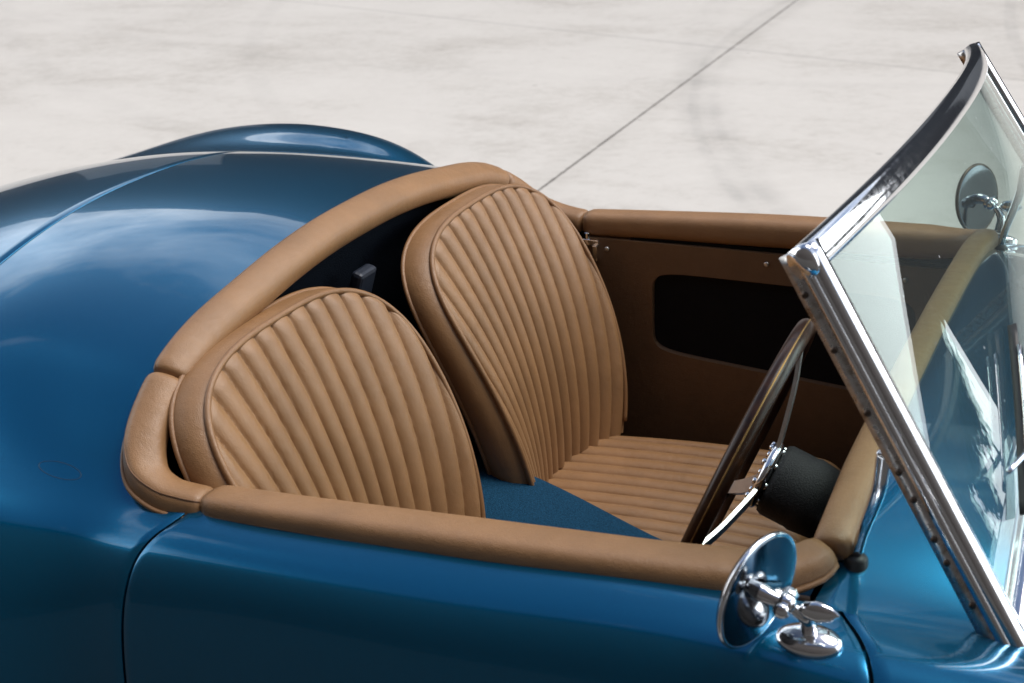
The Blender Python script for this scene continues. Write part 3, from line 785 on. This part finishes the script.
# ------------------------------------------------------------------ surroundings that the paint and chrome reflect
WALL = mat_simple('dark_cladding', (.009, .013, .020), .7); ROOF = mat_simple('dark_roof', (.03, .03, .034), .7)
bld = empty('warehouse', (-14, 19, GZ)); bld['label'] = 'long dark warehouse with end canopy across the yard, seen only mirrored in the paintwork'; bld['category'] = 'building'
def bpt(mb, name, mat): o = mb.make(name, mat, smooth=False); o.parent = bld; return o
bpt(MB().box((-2, 4, 5.6), (58, 10, 11.2)), 'wall', WALL)
bpt(MB().box((-2.2, 4, 11.35), (58.4, 11, .3)), 'roof', ROOF)
bpt(MB().box((34.8, 2, 4.15), (15.6, 5.6, 1.1)), 'canopy_roof', ROOF)
for px_ in (34.5, 42): bpt(MB().box((px_, -.5, 1.8), (.2, .2, 3.6)), 'canopy_post', WALL)
for k in range(6): bpt(MB().box((-28 + k * 9, -1.02, 2.1), (4.2, .08, 4.2)), 'shutter_door', mat_simple('shutter', (.16, .17, .18), .6) if k == 0 else bpy.data.materials['shutter'])

off = empty('occluder', (2, -7, GZ)); off['label'] = 'added out-of-view workshop facing the near door, seen only mirrored in it'; off['category'] = 'building'  # added out of view to block sky light from the near side
for mb, nm, mt in ((MB().box((0, -5, 5.2), (46, 10, 10.4)), 'wall', mat_simple('occluder_dark', (.05, .04, .035), .8)), (MB().box((0, -5, 10.5), (47, 11, .3)), 'roof', ROOF)):
    mb.make(nm, mt, smooth=False).parent = off
BARK = mat_simple('bark', (.06, .045, .03), .9, 0, 30, .6); 
mleaf, ntl, bl_ = new_mat('leaves'); nl = noise(ntl, 3, 3, .6, objco(ntl)); rl = ramp(ntl, nl.outputs[0], [(.3, (.025, .05, .015)), (.7, (.06, .11, .03))]); ntl.links.new(rl.outputs[0], bl_.inputs['Base Color']); S(bl_, Roughness=.7)
def make_tree(loc, label):
    t = empty('tree', loc); t['label'] = label; t['category'] = 'tree'; t['group'] = 'trees round the yard'
    mb = MB().tube(sm([(0, 0, 0), (.1, .05, 2), (0, .1, 4), (.1, 0, 6)], 12), np.linspace(.22, .09, 12), 10)
    for k in range(7):
        a = k * 2.4; mb.tube(sm([(0, 0, 2.6 + k * .45), (math.cos(a) * .9, math.sin(a) * .9, 3.6 + k * .5), (math.cos(a) * 1.8, math.sin(a) * 1.8, 4.4 + k * .45)], 8), np.linspace(.09, .03, 8), 6)
    mb.make('trunk', BARK, t)
    V, Fc = [], []
    for c in range(60):
        d = rng.normal(size=3); d /= np.linalg.norm(d); cc = np.array([0, 0, 5.4]) + d * rng.uniform(.8, 1.) * np.array([2.3, 2.3, 2.4]) * rng.uniform(.5, 1)
        for _ in range(75):
            p = cc + rng.normal(size=3) * .36; a = rng.normal(size=3) * .11; b = rng.normal(size=3) * .11
            o = len(V); V += [p - a, p - b, p + a, p + b]; Fc.append((o, o + 1, o + 2, o + 3))
    mk('crown', V, Fc, mleaf, t, smooth=False, fix=False)
    return t
t0 = make_tree((20.6, 25.5, GZ), 'young leafy tree nearest the warehouse wall, mirrored in the windscreen')
t0.scale = (.72, .72, .72)
for (loc, lab, sc) in (((24.4, 26, GZ), 'small leafy tree in the middle behind the canopy, mirrored in the windscreen', .68), ((28.5, 25, GZ), 'leafy tree farthest from the warehouse wall, mirrored in the windscreen', .74)):
    t = t0.copy(); COL.objects.link(t); t.location = loc; t.scale = (sc, sc, sc); t.rotation_euler.z = loc[0]; t['label'] = lab
    for c in [o for o in COL.objects if o.parent == t0]:
        d = c.copy(); COL.objects.link(d); d.parent = t

# ------------------------------------------------------------------ sky
SUN_EL, SUN_AZ = math.radians(64), math.radians(62)       # azimuth measured from +y clockwise
w = bpy.data.worlds.new('World'); scene.world = w; w.use_nodes = True; nt = w.node_tree
bg = nt.nodes['Background']; sky = node(nt, 'ShaderNodeTexSky', sky_type='NISHITA'); sky.sun_disc = False
sky.sun_elevation = SUN_EL; sky.sun_rotation = SUN_AZ; sky.air_density = 1; sky.dust_density = 1.2
tc = node(nt, 'ShaderNodeTexCoord'); mp = node(nt, 'ShaderNodeMapping'); nt.links.new(tc.outputs['Generated'], mp.inputs[0]); mp.inputs['Scale'].default_value = (1, 1, 2.6)
cn = noise(nt, 2.3, 8, .58, mp.outputs[0], .3)
sz = node(nt, 'ShaderNodeSeparateXYZ'); nt.links.new(tc.outputs['Generated'], sz.inputs[0])
hz = math_n(nt, 'ADD', cn.outputs[0], math_n(nt, 'SUBTRACT', .34, math_n(nt, 'MULTIPLY', sz.outputs[2], .62)))
cr = ramp(nt, hz, [(.42, (0, 0, 0)), (.66, (1, 1, 1))])
cn2 = noise(nt, 5, 6, .6, mp.outputs[0]); cc = ramp(nt, cn2.outputs[0], [(.3, (14, 15, 16.5)), (.7, (27, 27, 27))])
mx = node(nt, 'ShaderNodeMix', data_type='RGBA'); nt.links.new(cr.outputs[0], mx.inputs[0]); nt.links.new(sky.outputs[0], mx.inputs[6]); nt.links.new(cc.outputs[0], mx.inputs[7])
nt.links.new(mx.outputs[2], bg.inputs[0]); bg.inputs[1].default_value = .1
# bright patch added to the sky beyond the far front corner, whitens the windscreen
gd = Vector((math.sin(math.radians(47)) * math.cos(math.radians(10)), math.cos(math.radians(47)) * math.cos(math.radians(10)), math.sin(math.radians(10))))
dt = node(nt, 'ShaderNodeVectorMath', operation='DOT_PRODUCT'); nt.links.new(tc.outputs['Generated'], dt.inputs[0]); dt.inputs[1].default_value = gd
gm = node(nt, 'ShaderNodeMapRange'); gm.interpolation_type = 'SMOOTHSTEP'; nt.links.new(dt.outputs['Value'], gm.inputs[0])
gm.inputs[1].default_value = math.cos(math.radians(27)); gm.inputs[2].default_value = math.cos(math.radians(15)); gm.inputs[3].default_value = 0; gm.inputs[4].default_value = 1
mg = node(nt, 'ShaderNodeMix', data_type='RGBA'); nt.links.new(gm.outputs[0], mg.inputs[0]); nt.links.new(mx.outputs[2], mg.inputs[6]); mg.inputs[7].default_value = (44, 45, 46, 1)
nt.links.new(mg.outputs[2], bg.inputs[0])
sl = bpy.data.lights.new('sun', 'SUN'); sl.energy = 2.6; sl.angle = math.radians(32); sl.color = (1, .96, .9)
so = bpy.data.objects.new('sun', sl); COL.objects.link(so)
dv = Vector((math.sin(SUN_AZ) * math.cos(SUN_EL), math.cos(SUN_AZ) * math.cos(SUN_EL), math.sin(SUN_EL)))
so.rotation_euler = dv.to_track_quat('Z', 'Y').to_euler(); so.location = (0, 0, 8)

# ------------------------------------------------------------------ camera
yaw, pit, rol, f = .4363, .3678, -.043, 1511.54
F_ = Vector((-math.sin(yaw) * math.cos(pit), math.cos(yaw) * math.cos(pit), -math.sin(pit))); R_ = Vector((math.cos(yaw), math.sin(yaw), 0)); U_ = R_.cross(F_)
R2 = R_ * math.cos(rol) + U_ * math.sin(rol); U2 = -R_ * math.sin(rol) + U_ * math.cos(rol)
cd = bpy.data.cameras.new('camera'); co = bpy.data.objects.new('camera', cd); COL.objects.link(co)
M = Matrix((R2, U2, -F_)).transposed().to_4x4(); M.translation = Vector((1.0118, -1.8928, .7872)); co.matrix_world = M
cd.sensor_width = 36; cd.lens = f / 1024 * 36; cd.clip_start = .05; cd.clip_end = 1000
cd.dof.use_dof = True; cd.dof.focus_distance = 2.15; cd.dof.aperture_fstop = 9.0
scene.camera = co
vs_ = scene.view_settings; vs_.view_transform = 'Standard'; vs_.look = 'None'; vs_.gamma = 1; vs_.exposure = .28; vs_.use_curve_mapping = False
scene.render.engine = 'CYCLES'; scene.cycles.use_denoising = True; scene.cycles.max_bounces = 8
